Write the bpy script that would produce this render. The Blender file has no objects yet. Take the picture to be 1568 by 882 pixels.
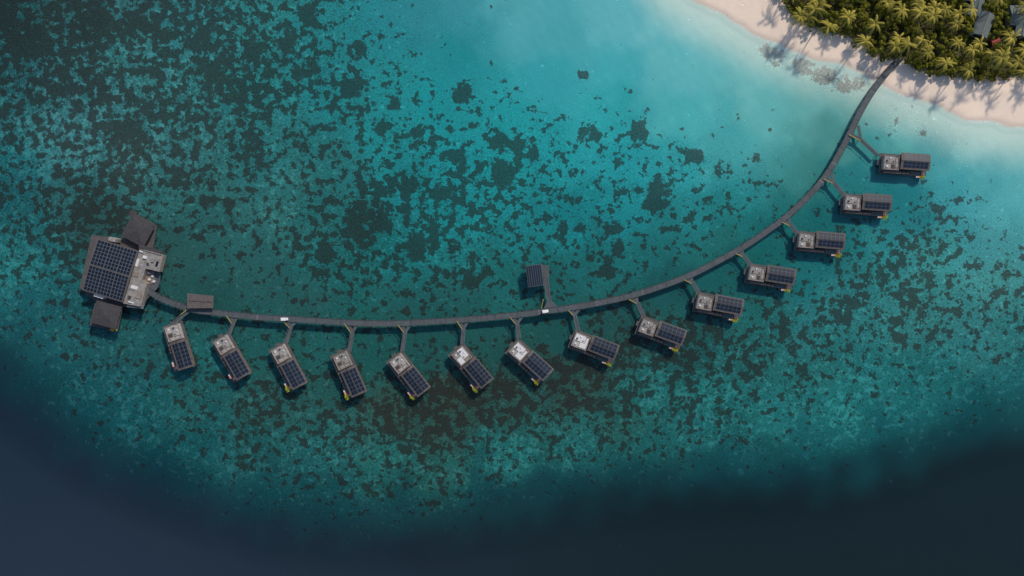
import bpy, bmesh, math, random
import numpy as np
from mathutils import Vector, Matrix
random.seed(7); rng=np.random.RandomState(7)
S=0.3; H=313.6
KCAL=np.array([0.77,0.875,0.95])
def P(px,py,z=0.0):
    f=(H-z)/H
    return Vector(((px-784)*S*f,(441-py)*S*f,z))
def lin(c):
    c=np.asarray(c,dtype=float)/255.0
    return np.where(c<=0.04045,c/12.92,((c+0.055)/1.055)**2.4)
scene=bpy.context.scene
COL=scene.collection

# ------------------------------------------------------------ materials
def newmat(name):
    m=bpy.data.materials.new(name); m.use_nodes=True
    nt=m.node_tree; b=nt.nodes['Principled BSDF']
    return m,nt,b
def simple(name,col,rough=0.8,var=0.25,scale=1.5,metal=0.0,spec=0.3,stripe=None,objvar=0.0):
    m,nt,b=newmat(name); N=nt.nodes; L=nt.links
    tc=N.new('ShaderNodeTexCoord')
    no=N.new('ShaderNodeTexNoise'); no.inputs['Scale'].default_value=scale; no.inputs['Detail'].default_value=3; no.inputs['Roughness'].default_value=0.65
    L.new(tc.outputs['Object'],no.inputs['Vector'])
    mr=N.new('ShaderNodeMapRange'); mr.inputs[1].default_value=0.3; mr.inputs[2].default_value=0.7; mr.inputs[3].default_value=1-var; mr.inputs[4].default_value=1+var
    L.new(no.outputs['Fac'],mr.inputs[0])
    fac=mr.outputs[0]
    if stripe:
        w=N.new('ShaderNodeTexWave'); w.wave_type='BANDS'; w.bands_direction=stripe[0]; w.inputs['Scale'].default_value=stripe[1]; w.inputs['Distortion'].default_value=0.0
        L.new(tc.outputs['Object'],w.inputs['Vector'])
        m2=N.new('ShaderNodeMapRange'); m2.inputs[1].default_value=0; m2.inputs[2].default_value=1; m2.inputs[3].default_value=1-stripe[2]; m2.inputs[4].default_value=1+stripe[2]
        L.new(w.outputs['Fac'],m2.inputs[0])
        mu=N.new('ShaderNodeMath'); mu.operation='MULTIPLY'; L.new(fac,mu.inputs[0]); L.new(m2.outputs[0],mu.inputs[1]); fac=mu.outputs[0]
    if objvar>0:
        oi=N.new('ShaderNodeObjectInfo')
        m3=N.new('ShaderNodeMapRange'); m3.inputs[3].default_value=1-objvar; m3.inputs[4].default_value=1+objvar
        L.new(oi.outputs['Random'],m3.inputs[0])
        mu=N.new('ShaderNodeMath'); mu.operation='MULTIPLY'; L.new(fac,mu.inputs[0]); L.new(m3.outputs[0],mu.inputs[1]); fac=mu.outputs[0]
    vm=N.new('ShaderNodeVectorMath'); vm.operation='SCALE'; vm.inputs[0].default_value=col; L.new(fac,vm.inputs['Scale'])
    L.new(vm.outputs[0],b.inputs['Base Color'])
    b.inputs['Roughness'].default_value=rough; b.inputs['Metallic'].default_value=metal
    b.inputs['Specular IOR Level'].default_value=spec
    return m
M={}
M['deck']=simple('weathered_deck_wood',(0.085,0.080,0.080),0.8,0.2,0.5,stripe=('X',1.6,0.15))
M['walk']=simple('boardwalk_wood',(0.078,0.090,0.100),0.8,0.18,0.35)
M['walk2']=simple('boardwalk_wood_old',(0.063,0.073,0.081),0.8,0.18,0.35)
M['beam']=simple('edge_beam_wood',(0.15,0.15,0.15),0.8,0.25,0.8)
M['edge']=simple('kerb_beam_wood',(0.055,0.060,0.065),0.8,0.25,0.8)
M['pile']=simple('pile_wood',(0.06,0.055,0.05),0.9)
M['shingle']=simple('roof_shingle',(0.105,0.090,0.085),0.85,0.3,1.2,stripe=('Y',1.2,0.18),objvar=0.12)
M['shingle2']=simple('dark_roof_shingle',(0.055,0.052,0.055),0.85,0.3,1.2,stripe=('X',1.0,0.22))
M['panel']=simple('solar_panel_glass',(0.010,0.017,0.033),0.3,0.25,0.25,spec=0.4,objvar=0.25)
M['frame']=simple('panel_frame_metal',(0.10,0.115,0.135),0.5,0.1)
M['concrete']=simple('flat_roof_concrete',(0.30,0.28,0.265),0.9,0.35,0.6,objvar=0.2)
M['tan']=simple('tan_render',(0.23,0.185,0.155),0.9,0.3,0.7)
M['white']=simple('white_membrane',(0.62,0.61,0.61),0.7,0.12,0.6)
M['wall']=simple('timber_wall',(0.15,0.105,0.085),0.8,0.25,0.8)
M['glass']=simple('window_glass',(0.02,0.03,0.035),0.1,0.1,1,spec=0.6)
M['pool']=simple('pool_water',(0.02,0.07,0.08),0.08,0.1,1,spec=0.6)
M['pink']=simple('pink_fabric',(0.66,0.30,0.27),0.9,0.15,2)
M['cream']=simple('cream_cushion',(0.6,0.55,0.48),0.9,0.1,2)
M['yellow']=simple('yellow_rope_rail',(0.36,0.30,0.08),0.8,0.2,1)
M['shrub']=simple('shrub_leaf',(0.45,0.50,0.03),0.7,0.45,2.5)
M['orange']=simple('terracotta',(0.5,0.22,0.08),0.8,0.1)
M['trunk']=simple('tree_bark',(0.16,0.13,0.10),0.9,0.3,3)
M['greyroof']=simple('grey_green_roof',(0.12,0.145,0.135),0.8,0.2,0.8,stripe=('Y',1.5,0.12))
M['red']=simple('red_canopy',(0.28,0.05,0.04),0.8)
M['rubber']=simple('black_rubber',(0.02,0.02,0.02),0.8)
M['cartwhite']=simple('cart_white_paint',(0.78,0.79,0.8),0.35,0.04,1,spec=0.5)
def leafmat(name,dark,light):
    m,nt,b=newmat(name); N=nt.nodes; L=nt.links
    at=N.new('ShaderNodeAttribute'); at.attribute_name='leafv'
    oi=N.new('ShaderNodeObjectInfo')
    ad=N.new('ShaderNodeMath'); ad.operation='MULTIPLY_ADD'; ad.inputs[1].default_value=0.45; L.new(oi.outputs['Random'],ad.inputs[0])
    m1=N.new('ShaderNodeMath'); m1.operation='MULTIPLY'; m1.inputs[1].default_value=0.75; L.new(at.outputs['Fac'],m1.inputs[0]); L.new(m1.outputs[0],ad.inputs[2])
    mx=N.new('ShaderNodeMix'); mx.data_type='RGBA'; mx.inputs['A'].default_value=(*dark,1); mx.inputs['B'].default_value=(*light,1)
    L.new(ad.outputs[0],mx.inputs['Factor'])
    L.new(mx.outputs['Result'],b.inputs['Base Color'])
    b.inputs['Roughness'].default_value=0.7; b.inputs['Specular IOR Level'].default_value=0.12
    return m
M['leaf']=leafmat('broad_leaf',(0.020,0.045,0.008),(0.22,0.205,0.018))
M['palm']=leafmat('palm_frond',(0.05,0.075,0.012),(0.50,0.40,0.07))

# ------------------------------------------------------------ mesh builder
class MB:
    def __init__(s): s.v=[]; s.f=[]; s.m=[]; s.mats=[]
    def mi(s,k):
        if k not in s.mats: s.mats.append(k)
        return s.mats.index(k)
    def face(s,pts,k):
        n=len(s.v); s.v+= [tuple(p) for p in pts]; s.f.append(tuple(range(n,n+len(pts)))); s.m.append(s.mi(k))
    def box(s,x0,x1,y0,y1,z0,z1,k,rot=0,piv=(0,0),ktop=None):
        c,sn=math.cos(rot),math.sin(rot)
        pts=[]
        for z in (z0,z1):
            for x,y in((x0,y0),(x1,y0),(x1,y1),(x0,y1)):
                dx,dy=x-piv[0],y-piv[1]
                pts.append((piv[0]+dx*c-dy*sn,piv[1]+dx*sn+dy*c,z))
        n=len(s.v); s.v+=pts; a=s.mi(k); t=s.mi(ktop or k)
        for f,mm in(((0,3,2,1),a),((4,5,6,7),t),((0,1,5,4),a),((1,2,6,5),a),((2,3,7,6),a),((3,0,4,7),a)):
            s.f.append(tuple(n+i for i in f)); s.m.append(mm)
    def prism(s,poly,z0,z1,k,ktop=None):
        n=len(s.v); m=len(poly)
        A=sum(poly[i][0]*poly[(i+1)%m][1]-poly[(i+1)%m][0]*poly[i][1] for i in range(m))
        if A<0: poly=poly[::-1]
        s.v+=[(p[0],p[1],z0) for p in poly]+[(p[0],p[1],z1) for p in poly]
        a=s.mi(k)
        for i in range(m):
            j=(i+1)%m; s.f.append((n+i,n+j,n+m+j,n+m+i)); s.m.append(a)
        s.f.append(tuple(n+m+i for i in range(m))); s.m.append(s.mi(ktop or k))
        s.f.append(tuple(n+m-1-i for i in range(m))); s.m.append(a)
    def cyl(s,x,y,z0,z1,r,k,seg=8,r1=None):
        r1=r if r1 is None else r1
        n=len(s.v)
        for i in range(seg):
            a=2*math.pi*i/seg; s.v.append((x+r*math.cos(a),y+r*math.sin(a),z0))
        for i in range(seg):
            a=2*math.pi*i/seg; s.v.append((x+r1*math.cos(a),y+r1*math.sin(a),z1))
        a=s.mi(k)
        for i in range(seg):
            j=(i+1)%seg; s.f.append((n+i,n+j,n+seg+j,n+seg+i)); s.m.append(a)
        s.f.append(tuple(n+seg+i for i in range(seg))); s.m.append(a)
    def mesh(s,name):
        me=bpy.data.meshes.new(name); me.from_pydata(s.v,[],s.f)
        for k in s.mats: me.materials.append(M[k])
        me.polygons.foreach_set('material_index',s.m); me.update(); return me
    def obj(s,name,parent=None,loc=None):
        o=bpy.data.objects.new(name,s.mesh(name)); COL.objects.link(o)
        if parent: o.parent=parent
        if loc is not None: o.location=loc
        return o
def empty(name,loc=(0,0,0),rz=0):
    e=bpy.data.objects.new(name,None); e.location=loc; e.rotation_euler=(0,0,rz); COL.objects.link(e); return e
def gable(mb,x0,x1,y0,y1,ze,zr,k,axis='x',t=0.18):
    ym=(y0+y1)/2
    mb.face([(x0,y0,ze),(x1,y0,ze),(x1,ym,zr),(x0,ym,zr)],k); mb.face([(x0,ym,zr),(x1,ym,zr),(x1,y1,ze),(x0,y1,ze)],k)
    mb.face([(x0,y0,ze),(x0,ym,zr),(x0,y1,ze),(x0,y1,ze-t),(x0,y0,ze-t)],k)
    mb.face([(x1,y0,ze),(x1,y0,ze-t),(x1,y1,ze-t),(x1,y1,ze),(x1,ym,zr)],k)
    mb.face([(x0,y0,ze-t),(x1,y0,ze-t),(x1,y0,ze),(x0,y0,ze)],k)
    mb.face([(x1,y1,ze-t),(x0,y1,ze-t),(x0,y1,ze),(x1,y1,ze)],k)
    mb.face([(x0,y1,ze-t),(x1,y1,ze-t),(x1,y0,ze-t),(x0,y0,ze-t)],k)
def panels_on(mb,x0,x1,y0,y1,zf,nx,ny,gap=0.12):
    mb.face([(x0,y0,zf(y0)+0.06),(x1,y0,zf(y0)+0.06),(x1,y1,zf(y1)+0.06),(x0,y1,zf(y1)+0.06)],'frame')
    dx=(x1-x0)/nx; dy=(y1-y0)/ny
    for i in range(nx):
        for j in range(ny):
            a,b=x0+i*dx+gap/2,x0+(i+1)*dx-gap/2; c,d=y0+j*dy+gap/2,y0+(j+1)*dy-gap/2
            mb.face([(a,c,zf(c)+0.10),(b,c,zf(c)+0.10),(b,d,zf(d)+0.10),(a,d,zf(d)+0.10)],'panel')

# ------------------------------------------------------------ seabed + island terrain
CP=[
(-60,-60,16,52,56,.68,.25),(20,20,20,60,64,.68,.3),(100,50,26,70,74,.64,.4),(200,30,30,80,85,.6,.42),(300,50,28,88,94,.58,.4),(400,30,26,94,98,.53,.3),(500,50,20,100,106,.43,.25),(600,40,22,110,120,.28,.2),
(700,20,44,132,146,.05,.1),(700,80,16,124,134,.1,.1),(640,10,34,122,134,.1,.1),(800,20,66,156,168,0,0),(850,60,60,154,166,0,0),(950,30,80,168,180,0,0),(1040,40,100,178,186,0,0),(950,110,50,158,170,.0,0),(850,120,36,146,158,.05,.05),(1050,110,78,170,178,0,0),(1150,110,94,176,180,0,0),
(20,120,22,68,74,.58,.38),(20,200,24,78,84,.5,.45),(70,210,36,92,98,.48,.7),(130,200,36,88,94,.55,.6),(100,130,28,76,82,.6,.48),(200,250,38,88,92,.53,.55),(200,110,32,88,92,.57,.5),(300,150,30,90,94,.57,.45),(300,230,34,88,92,.5,.4),(400,130,22,90,94,.57,.3),(400,230,26,88,92,.48,.3),(500,150,18,98,104,.48,.25),(500,250,26,92,96,.37,.2),(600,130,18,112,118,.35,.15),(600,200,14,110,116,.42,.15),(660,170,10,116,124,.28,.1),
(700,240,8,108,116,.47,.15),(780,180,14,126,134,.28,.1),(780,250,8,112,118,.5,.15),(850,220,12,122,130,.37,.1),(940,180,26,138,146,.2,.05),(960,240,14,124,134,.32,.1),(1050,180,56,158,164,.08,.0),(1050,260,22,120,128,.42,.1),(1120,220,52,146,152,.15,.05),(1180,180,80,164,168,.06,0),(1240,170,90,166,166,.02,0),(1200,240,54,136,140,.1,.05),(1140,290,22,112,118,.4,.1),
(20,300,18,74,82,.45,.35),(20,240,16,84,92,.35,.5),(100,300,26,70,74,.58,.3),(50,380,18,76,82,.45,.45),(30,410,20,92,96,.35,.6),(150,340,28,64,66,.55,.15),(240,300,30,80,83,.48,.3),(330,310,30,80,82,.42,.3),(280,390,30,70,72,.3,.15),(350,380,30,78,80,.37,.15),(430,320,34,92,94,.35,.45),(400,430,28,74,76,.32,.18),(500,330,22,82,85,.5,.28),(560,330,18,74,77,.6,.15),(620,300,10,94,100,.55,.18),(500,400,18,80,83,.5,.3),(600,400,12,86,90,.47,.3),(560,450,18,77,78,.45,.3),(680,340,8,104,110,.52,.2),(740,320,8,108,114,.52,.15),(700,400,14,88,92,.5,.3),(800,350,12,98,104,.43,.2),(780,420,20,82,84,.37,.2),(870,330,8,102,110,.38,.15),(900,400,16,86,90,.42,.15),(960,330,10,104,112,.42,.1),(1000,390,18,88,92,.32,.15),(1080,340,12,100,106,.42,.1),(1150,330,14,96,100,.32,.1),(1100,370,24,86,88,.3,.1),(880,445,22,78,80,.27,.15),(700,460,24,75,77,.32,.15),(600,475,26,73,75,.3,.1),(470,460,28,73,75,.3,.18),(330,440,28,73,75,.14,.2),
(1240,260,46,116,116,.05,.05),(1300,160,84,154,154,.02,0),(1280,200,58,130,128,.02,0),(1230,310,16,92,96,.2,.1),(1330,170,72,148,150,.05,0),(1330,200,34,124,130,.2,.05),(1380,190,82,158,158,.12,.05),(1400,210,82,164,168,.05,.05),(1300,260,10,102,110,.2,.05),(1370,285,8,106,116,.1,.05),(1430,230,52,144,154,.02,.1),(1500,220,98,178,182,.0,0),(1560,230,90,172,178,.0,0),(1470,280,44,138,150,.12,.1),(1540,300,64,152,160,.08,.1),(1620,260,84,166,172,0,0),(1400,320,16,98,106,.42,.1),(1470,340,36,114,122,.38,.15),(1540,360,50,126,132,.27,.15),
(1250,340,8,84,90,.17,.05),(1180,380,12,82,86,.2,.05),(1300,350,12,90,96,.38,.1),(1350,390,26,100,104,.5,.15),(1430,410,38,110,112,.5,.2),(1530,430,44,112,114,.45,.2),(1300,450,28,94,98,.55,.25),(1400,480,34,98,100,.5,.25),(1500,520,32,94,98,.4,.35),(1560,500,30,98,102,.35,.3),(1230,500,26,90,94,.5,.3),(1250,420,14,88,94,.37,.1),(1120,420,16,78,82,.15,.05),(1150,480,20,82,84,.45,.2),(1150,540,22,75,77,.5,.35),(1250,560,22,84,86,.4,.35),(1350,570,20,90,94,.3,.45),(1450,580,18,88,92,.25,.4),(1560,570,18,82,88,.2,.4),(1030,440,20,72,76,.15,.05),(1080,510,22,66,68,.58,.12),(1060,560,20,62,64,.58,.3),(990,530,26,58,58,.62,.15),(940,500,24,66,68,.4,.1),(850,510,22,72,74,.15,.1),(860,565,28,58,57,.6,.15),(750,520,24,72,73,.25,.1),(660,530,22,70,72,.3,.15),(580,530,20,74,75,.3,.2),(480,540,22,75,77,.35,.25),(390,530,22,74,76,.3,.25),(300,560,22,82,86,.3,.35),(220,540,24,74,78,.3,.3),(120,520,22,76,82,.4,.3),(40,470,18,73,81,.35,.3),(60,530,16,67,75,.3,.35),(1000,600,18,86,88,.4,.65),(1090,590,18,88,90,.4,.6),
(0,560,16,58,68,.2,.1),(60,575,14,58,68,.2,.2),(130,590,14,68,76,.25,.5),(200,620,14,72,79,.28,.55),(150,640,12,60,70,.2,.25),(290,600,22,73,75,.45,.33),(400,620,26,70,71,.5,.3),(500,620,26,67,67,.5,.25),(600,630,32,60,56,.62,.15),(700,610,32,55,51,.64,.15),(780,600,30,57,54,.62,.15),(680,660,30,60,57,.58,.25),(880,610,30,59,56,.6,.2),(950,640,24,68,67,.5,.3),(820,650,24,71,71,.45,.4),
(300,680,14,70,76,.3,.45),(250,720,12,56,67,.2,.25),(400,690,20,72,75,.42,.38),(500,690,22,80,83,.42,.45),(590,710,22,79,79,.42,.45),(680,710,24,77,76,.42,.4),(780,690,20,87,89,.35,.55),(880,690,20,85,87,.35,.5),(980,690,18,76,79,.37,.35),(1080,650,20,84,87,.38,.45),(1180,640,20,92,95,.3,.5),(1300,630,20,98,101,.25,.5),(1400,630,16,88,93,.2,.45),(1500,620,12,72,80,.2,.3),(1250,680,14,78,85,.25,.35),(1120,700,14,70,78,.3,.28),(1350,680,12,72,80,.2,.25),(1450,650,12,68,76,.2,.25),
(400,750,14,61,70,.25,.25),(500,765,14,61,68,.3,.28),(620,765,16,60,66,.3,.28),(740,745,14,61,68,.3,.25),(850,740,14,60,68,.25,.2),(960,735,14,60,68,.2,.15),(1100,730,14,60,68,.15,.1),(1230,720,14,62,70,.15,.1)
]
CP=np.array(CP,dtype=float)
BL=[(893,115,9,1),(712,141,13,1),(700,150,9,.8),(603,155,7,1),(588,193,9,1),(975,200,20,.6),(760,215,14,.6),(800,225,18,.5),(550,75,12,.7),(1060,240,13,.6),(1010,290,18,.6),(1000,315,12,.6),(905,205,14,.6),(700,240,12,.5),(770,270,18,.5),(560,320,24,.15),(545,345,22,.2),(620,290,15,.35),(680,300,14,.4),(500,390,13,.5),(640,380,16,.4),(720,428,15,.5),(930,410,12,.6),(862,350,7,.8),(1100,260,8,.6),(1178,199,3.5,1.1),(965,140,3,1.1),(1158,242,7,.8),(935,352,9,.7),(948,378,9,.6),
(150,40,30,.2),(60,60,30,.15),(300,60,22,.35),(390,75,15,.45),(330,110,18,.45),(180,200,18,.4),(240,170,18,.35),(470,25,15,.45),(540,130,15,.45),(440,60,14,.45),(200,200,14,.4),(315,310,8,.6),
(1170,76,12,.7),(1190,88,16,.75),(1228,102,16,.75),(1262,116,18,.85),(1296,126,16,.85),(1318,130,10,.75),(1435,318,10,.5),(1480,292,6,.6),(1376,455,6,.5),(1385,435,6,.5),(350,315,8,.5),(640,205,10,.6),(660,215,8,.6),(1250,330,8,.4),(1370,195,12,.5),(1410,200,10,.4)]
SHORE=[(1020,-40),(1060,0),(1095,16),(1125,36),(1150,50),(1195,70),(1240,88),(1285,98),(1320,112),(1345,128),(1365,138),(1400,150),(1435,164),(1480,181),(1510,189),(1540,193),(1590,194),(1700,188),(1850,120),(1950,-80),(1850,-320),(1600,-420),(1250,-330),(1080,-180)]
VEG=[(1165,-60),(1198,-5),(1207,16),(1222,34),(1248,44),(1278,52),(1300,56),(1318,70),(1335,84),(1360,92),(1385,94),(1405,106),(1440,114),(1475,120),(1510,122),(1560,120),(1640,118),(1720,60),(1760,-60),(1700,-200),(1500,-260),(1300,-220),(1180,-140)]
def sdf(X,Y,poly):
    poly=np.array(poly,float); n=len(poly)
    D=np.full(X.shape,1e9); ins=np.zeros(X.shape,bool)
    for i in range(n):
        a=poly[i]; b=poly[(i+1)%n]; e=b-a
        t=np.clip(((X-a[0])*e[0]+(Y-a[1])*e[1])/(e@e),0,1)
        D=np.minimum(D,np.hypot(X-a[0]-t*e[0],Y-a[1]-t*e[1]))
        c=((a[1]>Y)!=(b[1]>Y))
        xi=a[0]+(Y-a[1])*(b[0]-a[0])/(b[1]-a[1]+1e-9)
        ins^=(c&(X<xi))
    return np.where(ins,D,-D)
def wav(X,Y,seed,lam,n=14):
    r=np.random.RandomState(seed); o=np.zeros_like(X)
    for i in range(n):
        a=r.uniform(0,2*np.pi); l=lam*r.uniform(0.5,1.7); o+=np.sin((X*np.cos(a)+Y*np.sin(a))*2*np.pi/l+r.uniform(0,6.28))
    return o/np.sqrt(n/2)
def sstep(a,b,x):
    t=np.clip((x-a)/(b-a),0,1); return t*t*(3-2*t)
REEF=[(-400,500),(-20,545),(60,612),(150,685),(260,735),(400,780),(520,795),(650,790),(780,765),(950,735),(1100,725),(1250,715),(1350,695),(1450,660),(1600,615),(2400,560),(2400,-900),(-400,-900)]
def axis(a,b,st,lo,hi):
    core=list(np.arange(a,b+0.1,st)); e=[];d=st;x=a
    while x>lo: d*=1.6; x-=d; e.append(x)
    f=[];d=st;x=core[-1]
    while x<hi: d*=1.6; x+=d; f.append(x)
    return np.array(e[::-1]+core+f)
xs=axis(-60,1630,3,-20000,20000); ys=axis(-60,945,3,-20000,20000)
GX,GY=np.meshgrid(xs,ys)
sd=sdf(GX,GY,SHORE)+wav(GX,GY,3,60)*1.3
rd=sdf(GX,GY,REEF)
depth=np.where(sd>0,0.0,-(0.2+1.9*(1-np.exp(np.minimum(sd,0)/120))))
depth=np.where(sd>-8,np.minimum(0,sd*0.025),depth)
depth=depth-9*(1-sstep(-90,40,rd))
land=np.where(sd>0,0.03*np.minimum(sd,55)+0.02,0)
reefm=sstep(-60,20,rd)
GZ=np.where(sd>0,land,np.minimum(depth,-0.01)) + np.where(sd<-20,0.03*wav(GX,GY,9,22)*reefm,0)
cx=np.clip(GX,-60,1630); cy=np.clip(GY,-60,940)
wx=cx+wav(cx,cy,11,90)*7+wav(cx,cy,12,35)*3.5; wy=cy+wav(cx,cy,13,90)*7+wav(cx,cy,14,35)*3.5
F=np.zeros(GX.shape+(5,)); W=np.zeros(GX.shape)
for c in CP:
    w=1.0/(((wx-c[0])**2+(wy-c[1])**2)+40.0**2)**2.3*1e8
    W+=w; col=np.concatenate([lin(c[2:5]),c[5:7]])
    F+=w[...,None]*col
F/=W[...,None]
base=F[...,:3]; dark=F[...,3]; light=F[...,4]
base=base*(1+0.9*np.clip(dark,0,1))[...,None]
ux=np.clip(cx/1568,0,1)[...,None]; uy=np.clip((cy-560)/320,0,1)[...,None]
dl=lin((25,45,62)); dr=lin((20,41,51)); dlb_haze=lin((35,52,70)); drb=lin((23,40,49))  # lower-left tone greyed: sky haze and reflection painted into the seabed colour
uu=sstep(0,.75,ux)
deepc=((dl*(1-uu)+dr*uu)*(1-uy)+(dlb_haze*(1-uu)+drb*uu)*uy)
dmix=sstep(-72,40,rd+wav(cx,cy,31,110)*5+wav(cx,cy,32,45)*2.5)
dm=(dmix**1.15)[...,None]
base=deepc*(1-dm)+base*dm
dark=dark*dmix; light=light*dmix
lum=base.mean(-1,keepdims=True); base=base*0.95+lum*0.05
refl=np.array([0.0025,0.0045,0.0075])
base=np.clip(base-refl,0.002,1)/KCAL
for (bx,by,r,s) in BL:
    d2=((cx-bx)**2+(cy-by)**2)/(r*r)
    dark=dark+s*1.0*np.exp(-d2*1.1)
t=sstep(-80,-1,sd)[...,None]
shal=lin((184,212,205))/KCAL
base=base*(1-t*0.8)+shal*t*0.8
sand=lin((216,208,196))/KCAL; wet=lin((190,183,174))/KCAL
ts=sstep(-2.5,2.0,sd)[...,None]; tw=sstep(1,12,sd)[...,None]
base=base*(1-ts)+(wet*(1-tw)+sand*tw)*ts
vd=sdf(GX,GY,VEG)
tv=sstep(-4,6,vd)[...,None]
base=base*(1-tv)+np.array([0.05,0.045,0.02])*tv
dark=np.where(sd>-3,0,dark)
dop=1-0.5*sstep(-75,-12,sd)
reefy=np.clip(dark*0.9+light*0.8,0,1)*(1-sstep(-20,-3,sd))
reefy=reefy*dmix+0.02
foam=np.exp(-((sd+1.0)/1.1)**2)*np.clip(0.4+0.5*wav(GX,GY,21,50),0,1)
ny,nx=GX.shape
f=(H-GZ)/H
V=np.stack([(GX-784)*S*f,(441-GY)*S*f,GZ],-1).reshape(-1,3)
idx=np.arange(nx*ny).reshape(ny,nx)
Q=np.stack([idx[1:,:-1],idx[1:,1:],idx[:-1,1:],idx[:-1,:-1]],-1).reshape(-1,4)
me=bpy.data.meshes.new('seabed_and_beach')
me.vertices.add(len(V)); me.vertices.foreach_set('co',V.astype(np.float32).ravel())
me.loops.add(Q.size); me.loops.foreach_set('vertex_index',Q.astype(np.int32).ravel())
me.polygons.add(len(Q)); me.polygons.foreach_set('loop_start',np.arange(0,Q.size,4,dtype=np.int32)); me.polygons.foreach_set('loop_total',np.full(len(Q),4,dtype=np.int32))
me.update(calc_edges=True); me.validate()
me.polygons.foreach_set('use_smooth',np.ones(len(me.polygons),dtype=bool))
def attr(name,arr3):
    a=me.attributes.new(name,'FLOAT_COLOR','POINT')
    d=np.ones((nx*ny,4),np.float32); d[:,:3]=arr3.reshape(-1,3); a.data.foreach_set('color',d.ravel())
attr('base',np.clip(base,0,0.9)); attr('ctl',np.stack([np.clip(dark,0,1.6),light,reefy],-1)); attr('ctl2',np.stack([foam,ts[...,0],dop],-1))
seabed=bpy.data.objects.new('seabed_and_beach',me); COL.objects.link(seabed)

m,nt,b=newmat('reef_and_sand'); N=nt.nodes; L=nt.links
def math_(op,a,b_=None,c=None,clamp=False):
    n=N.new('ShaderNodeMath'); n.operation=op; n.use_clamp=clamp
    for i,v in enumerate((a,b_,c)):
        if v is None: continue
        if isinstance(v,(int,float)): n.inputs[i].default_value=v
        else: L.new(v,n.inputs[i])
    return n.outputs[0]
def noise_(vec,scale,det=4,rough=0.55,dist=0.0):
    n=N.new('ShaderNodeTexNoise'); n.inputs['Scale'].default_value=scale; n.inputs['Detail'].default_value=det; n.inputs['Roughness'].default_value=rough; n.inputs['Distortion'].default_value=dist
    L.new(vec,n.inputs['Vector']); return n
def smooth_(v,a,b_,lo=0.0,hi=1.0):
    n=N.new('ShaderNodeMapRange'); n.interpolation_type='SMOOTHSTEP'
    n.inputs[1].default_value=a; n.inputs[2].default_value=b_; n.inputs[3].default_value=lo; n.inputs[4].default_value=hi
    L.new(v,n.inputs[0]); return n.outputs[0]
def mixc(f_,a,b_):
    n=N.new('ShaderNodeMix'); n.data_type='RGBA'
    for k,v in(('Factor',f_),('A',a),('B',b_)):
        if isinstance(v,(int,float)): n.inputs[k].default_value=v
        elif isinstance(v,tuple): n.inputs[k].default_value=(*v,1)
        else: L.new(v,n.inputs[k])
    return n.outputs['Result']
def scalec(c,s):
    n=N.new('ShaderNodeVectorMath'); n.operation='SCALE'; L.new(c,n.inputs[0])
    if isinstance(s,(int,float)): n.inputs['Scale'].default_value=s
    else: L.new(s,n.inputs['Scale'])
    return n.outputs[0]
def mulc(c,v):
    n=N.new('ShaderNodeVectorMath'); n.operation='MULTIPLY'; L.new(c,n.inputs[0]); n.inputs[1].default_value=v; return n.outputs[0]
geo=N.new('ShaderNodeNewGeometry')
sx=N.new('ShaderNodeSeparateXYZ'); L.new(geo.outputs['Position'],sx.inputs[0])
cb=N.new('ShaderNodeCombineXYZ'); L.new(sx.outputs[0],cb.inputs[0]); L.new(sx.outputs[1],cb.inputs[1])
pos=cb.outputs[0]
wn=noise_(pos,0.5,2)
ws=N.new('ShaderNodeVectorMath'); ws.operation='SUBTRACT'; L.new(wn.outputs['Color'],ws.inputs[0]); ws.inputs[1].default_value=(0.5,0.5,0.5)
wsc=N.new('ShaderNodeVectorMath'); wsc.operation='SCALE'; L.new(ws.outputs[0],wsc.inputs[0]); wsc.inputs['Scale'].default_value=2.6
wa=N.new('ShaderNodeVectorMath'); wa.operation='ADD'; L.new(pos,wa.inputs[0]); L.new(wsc.outputs[0],wa.inputs[1])
wp=wa.outputs[0]
def At(n_):
    a=N.new('ShaderNodeAttribute'); a.attribute_name=n_; return a
A0=At('base'); A1=At('ctl'); A2=At('ctl2')
s1=N.new('ShaderNodeSeparateColor'); L.new(A1.outputs['Color'],s1.inputs[0])
s2=N.new('ShaderNodeSeparateColor'); L.new(A2.outputs['Color'],s2.inputs[0])
dk,lt,rf=s1.outputs[0],s1.outputs[1],s1.outputs[2]
fm,sn,dop_=s2.outputs[0],s2.outputs[1],s2.outputs[2]
ncl=noise_(pos,0.07,2,0.5).outputs['Fac']
dk2=math_('MULTIPLY',dk,math_('MULTIPLY_ADD',ncl,1.5,0.27))
n1=noise_(wp,0.235,4,0.56).outputs['Fac']
v1=math_('ADD',n1,math_('MULTIPLY_ADD',dk2,0.40,-0.710))
md=smooth_(v1,-0.012,0.02)
vo=N.new('ShaderNodeTexVoronoi'); vo.inputs['Scale'].default_value=0.27; L.new(wp,vo.inputs['Vector'])
svc=N.new('ShaderNodeSeparateColor'); L.new(vo.outputs['Color'],svc.inputs[0])
rad=math_('MULTIPLY',math_('MULTIPLY',dk2,0.85),svc.outputs[0])
mv=smooth_(math_('SUBTRACT',rad,vo.outputs['Distance']),-0.04,0.03)
mv=math_('MULTIPLY',mv,smooth_(dk,0.1,0.3))
vo2=N.new('ShaderNodeTexVoronoi'); vo2.inputs['Scale'].default_value=0.72; L.new(wp,vo2.inputs['Vector'])
sv2=N.new('ShaderNodeSeparateColor'); L.new(vo2.outputs['Color'],sv2.inputs[0])
rad2=math_('MULTIPLY',math_('MULTIPLY',rf,0.78),sv2.outputs[1])
mv2=smooth_(math_('SUBTRACT',rad2,vo2.outputs['Distance']),-0.06,0.06)
mdk=math_('MAXIMUM',math_('MAXIMUM',md,math_('MULTIPLY',mv,0.95)),math_('MULTIPLY',mv2,0.50))
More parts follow.
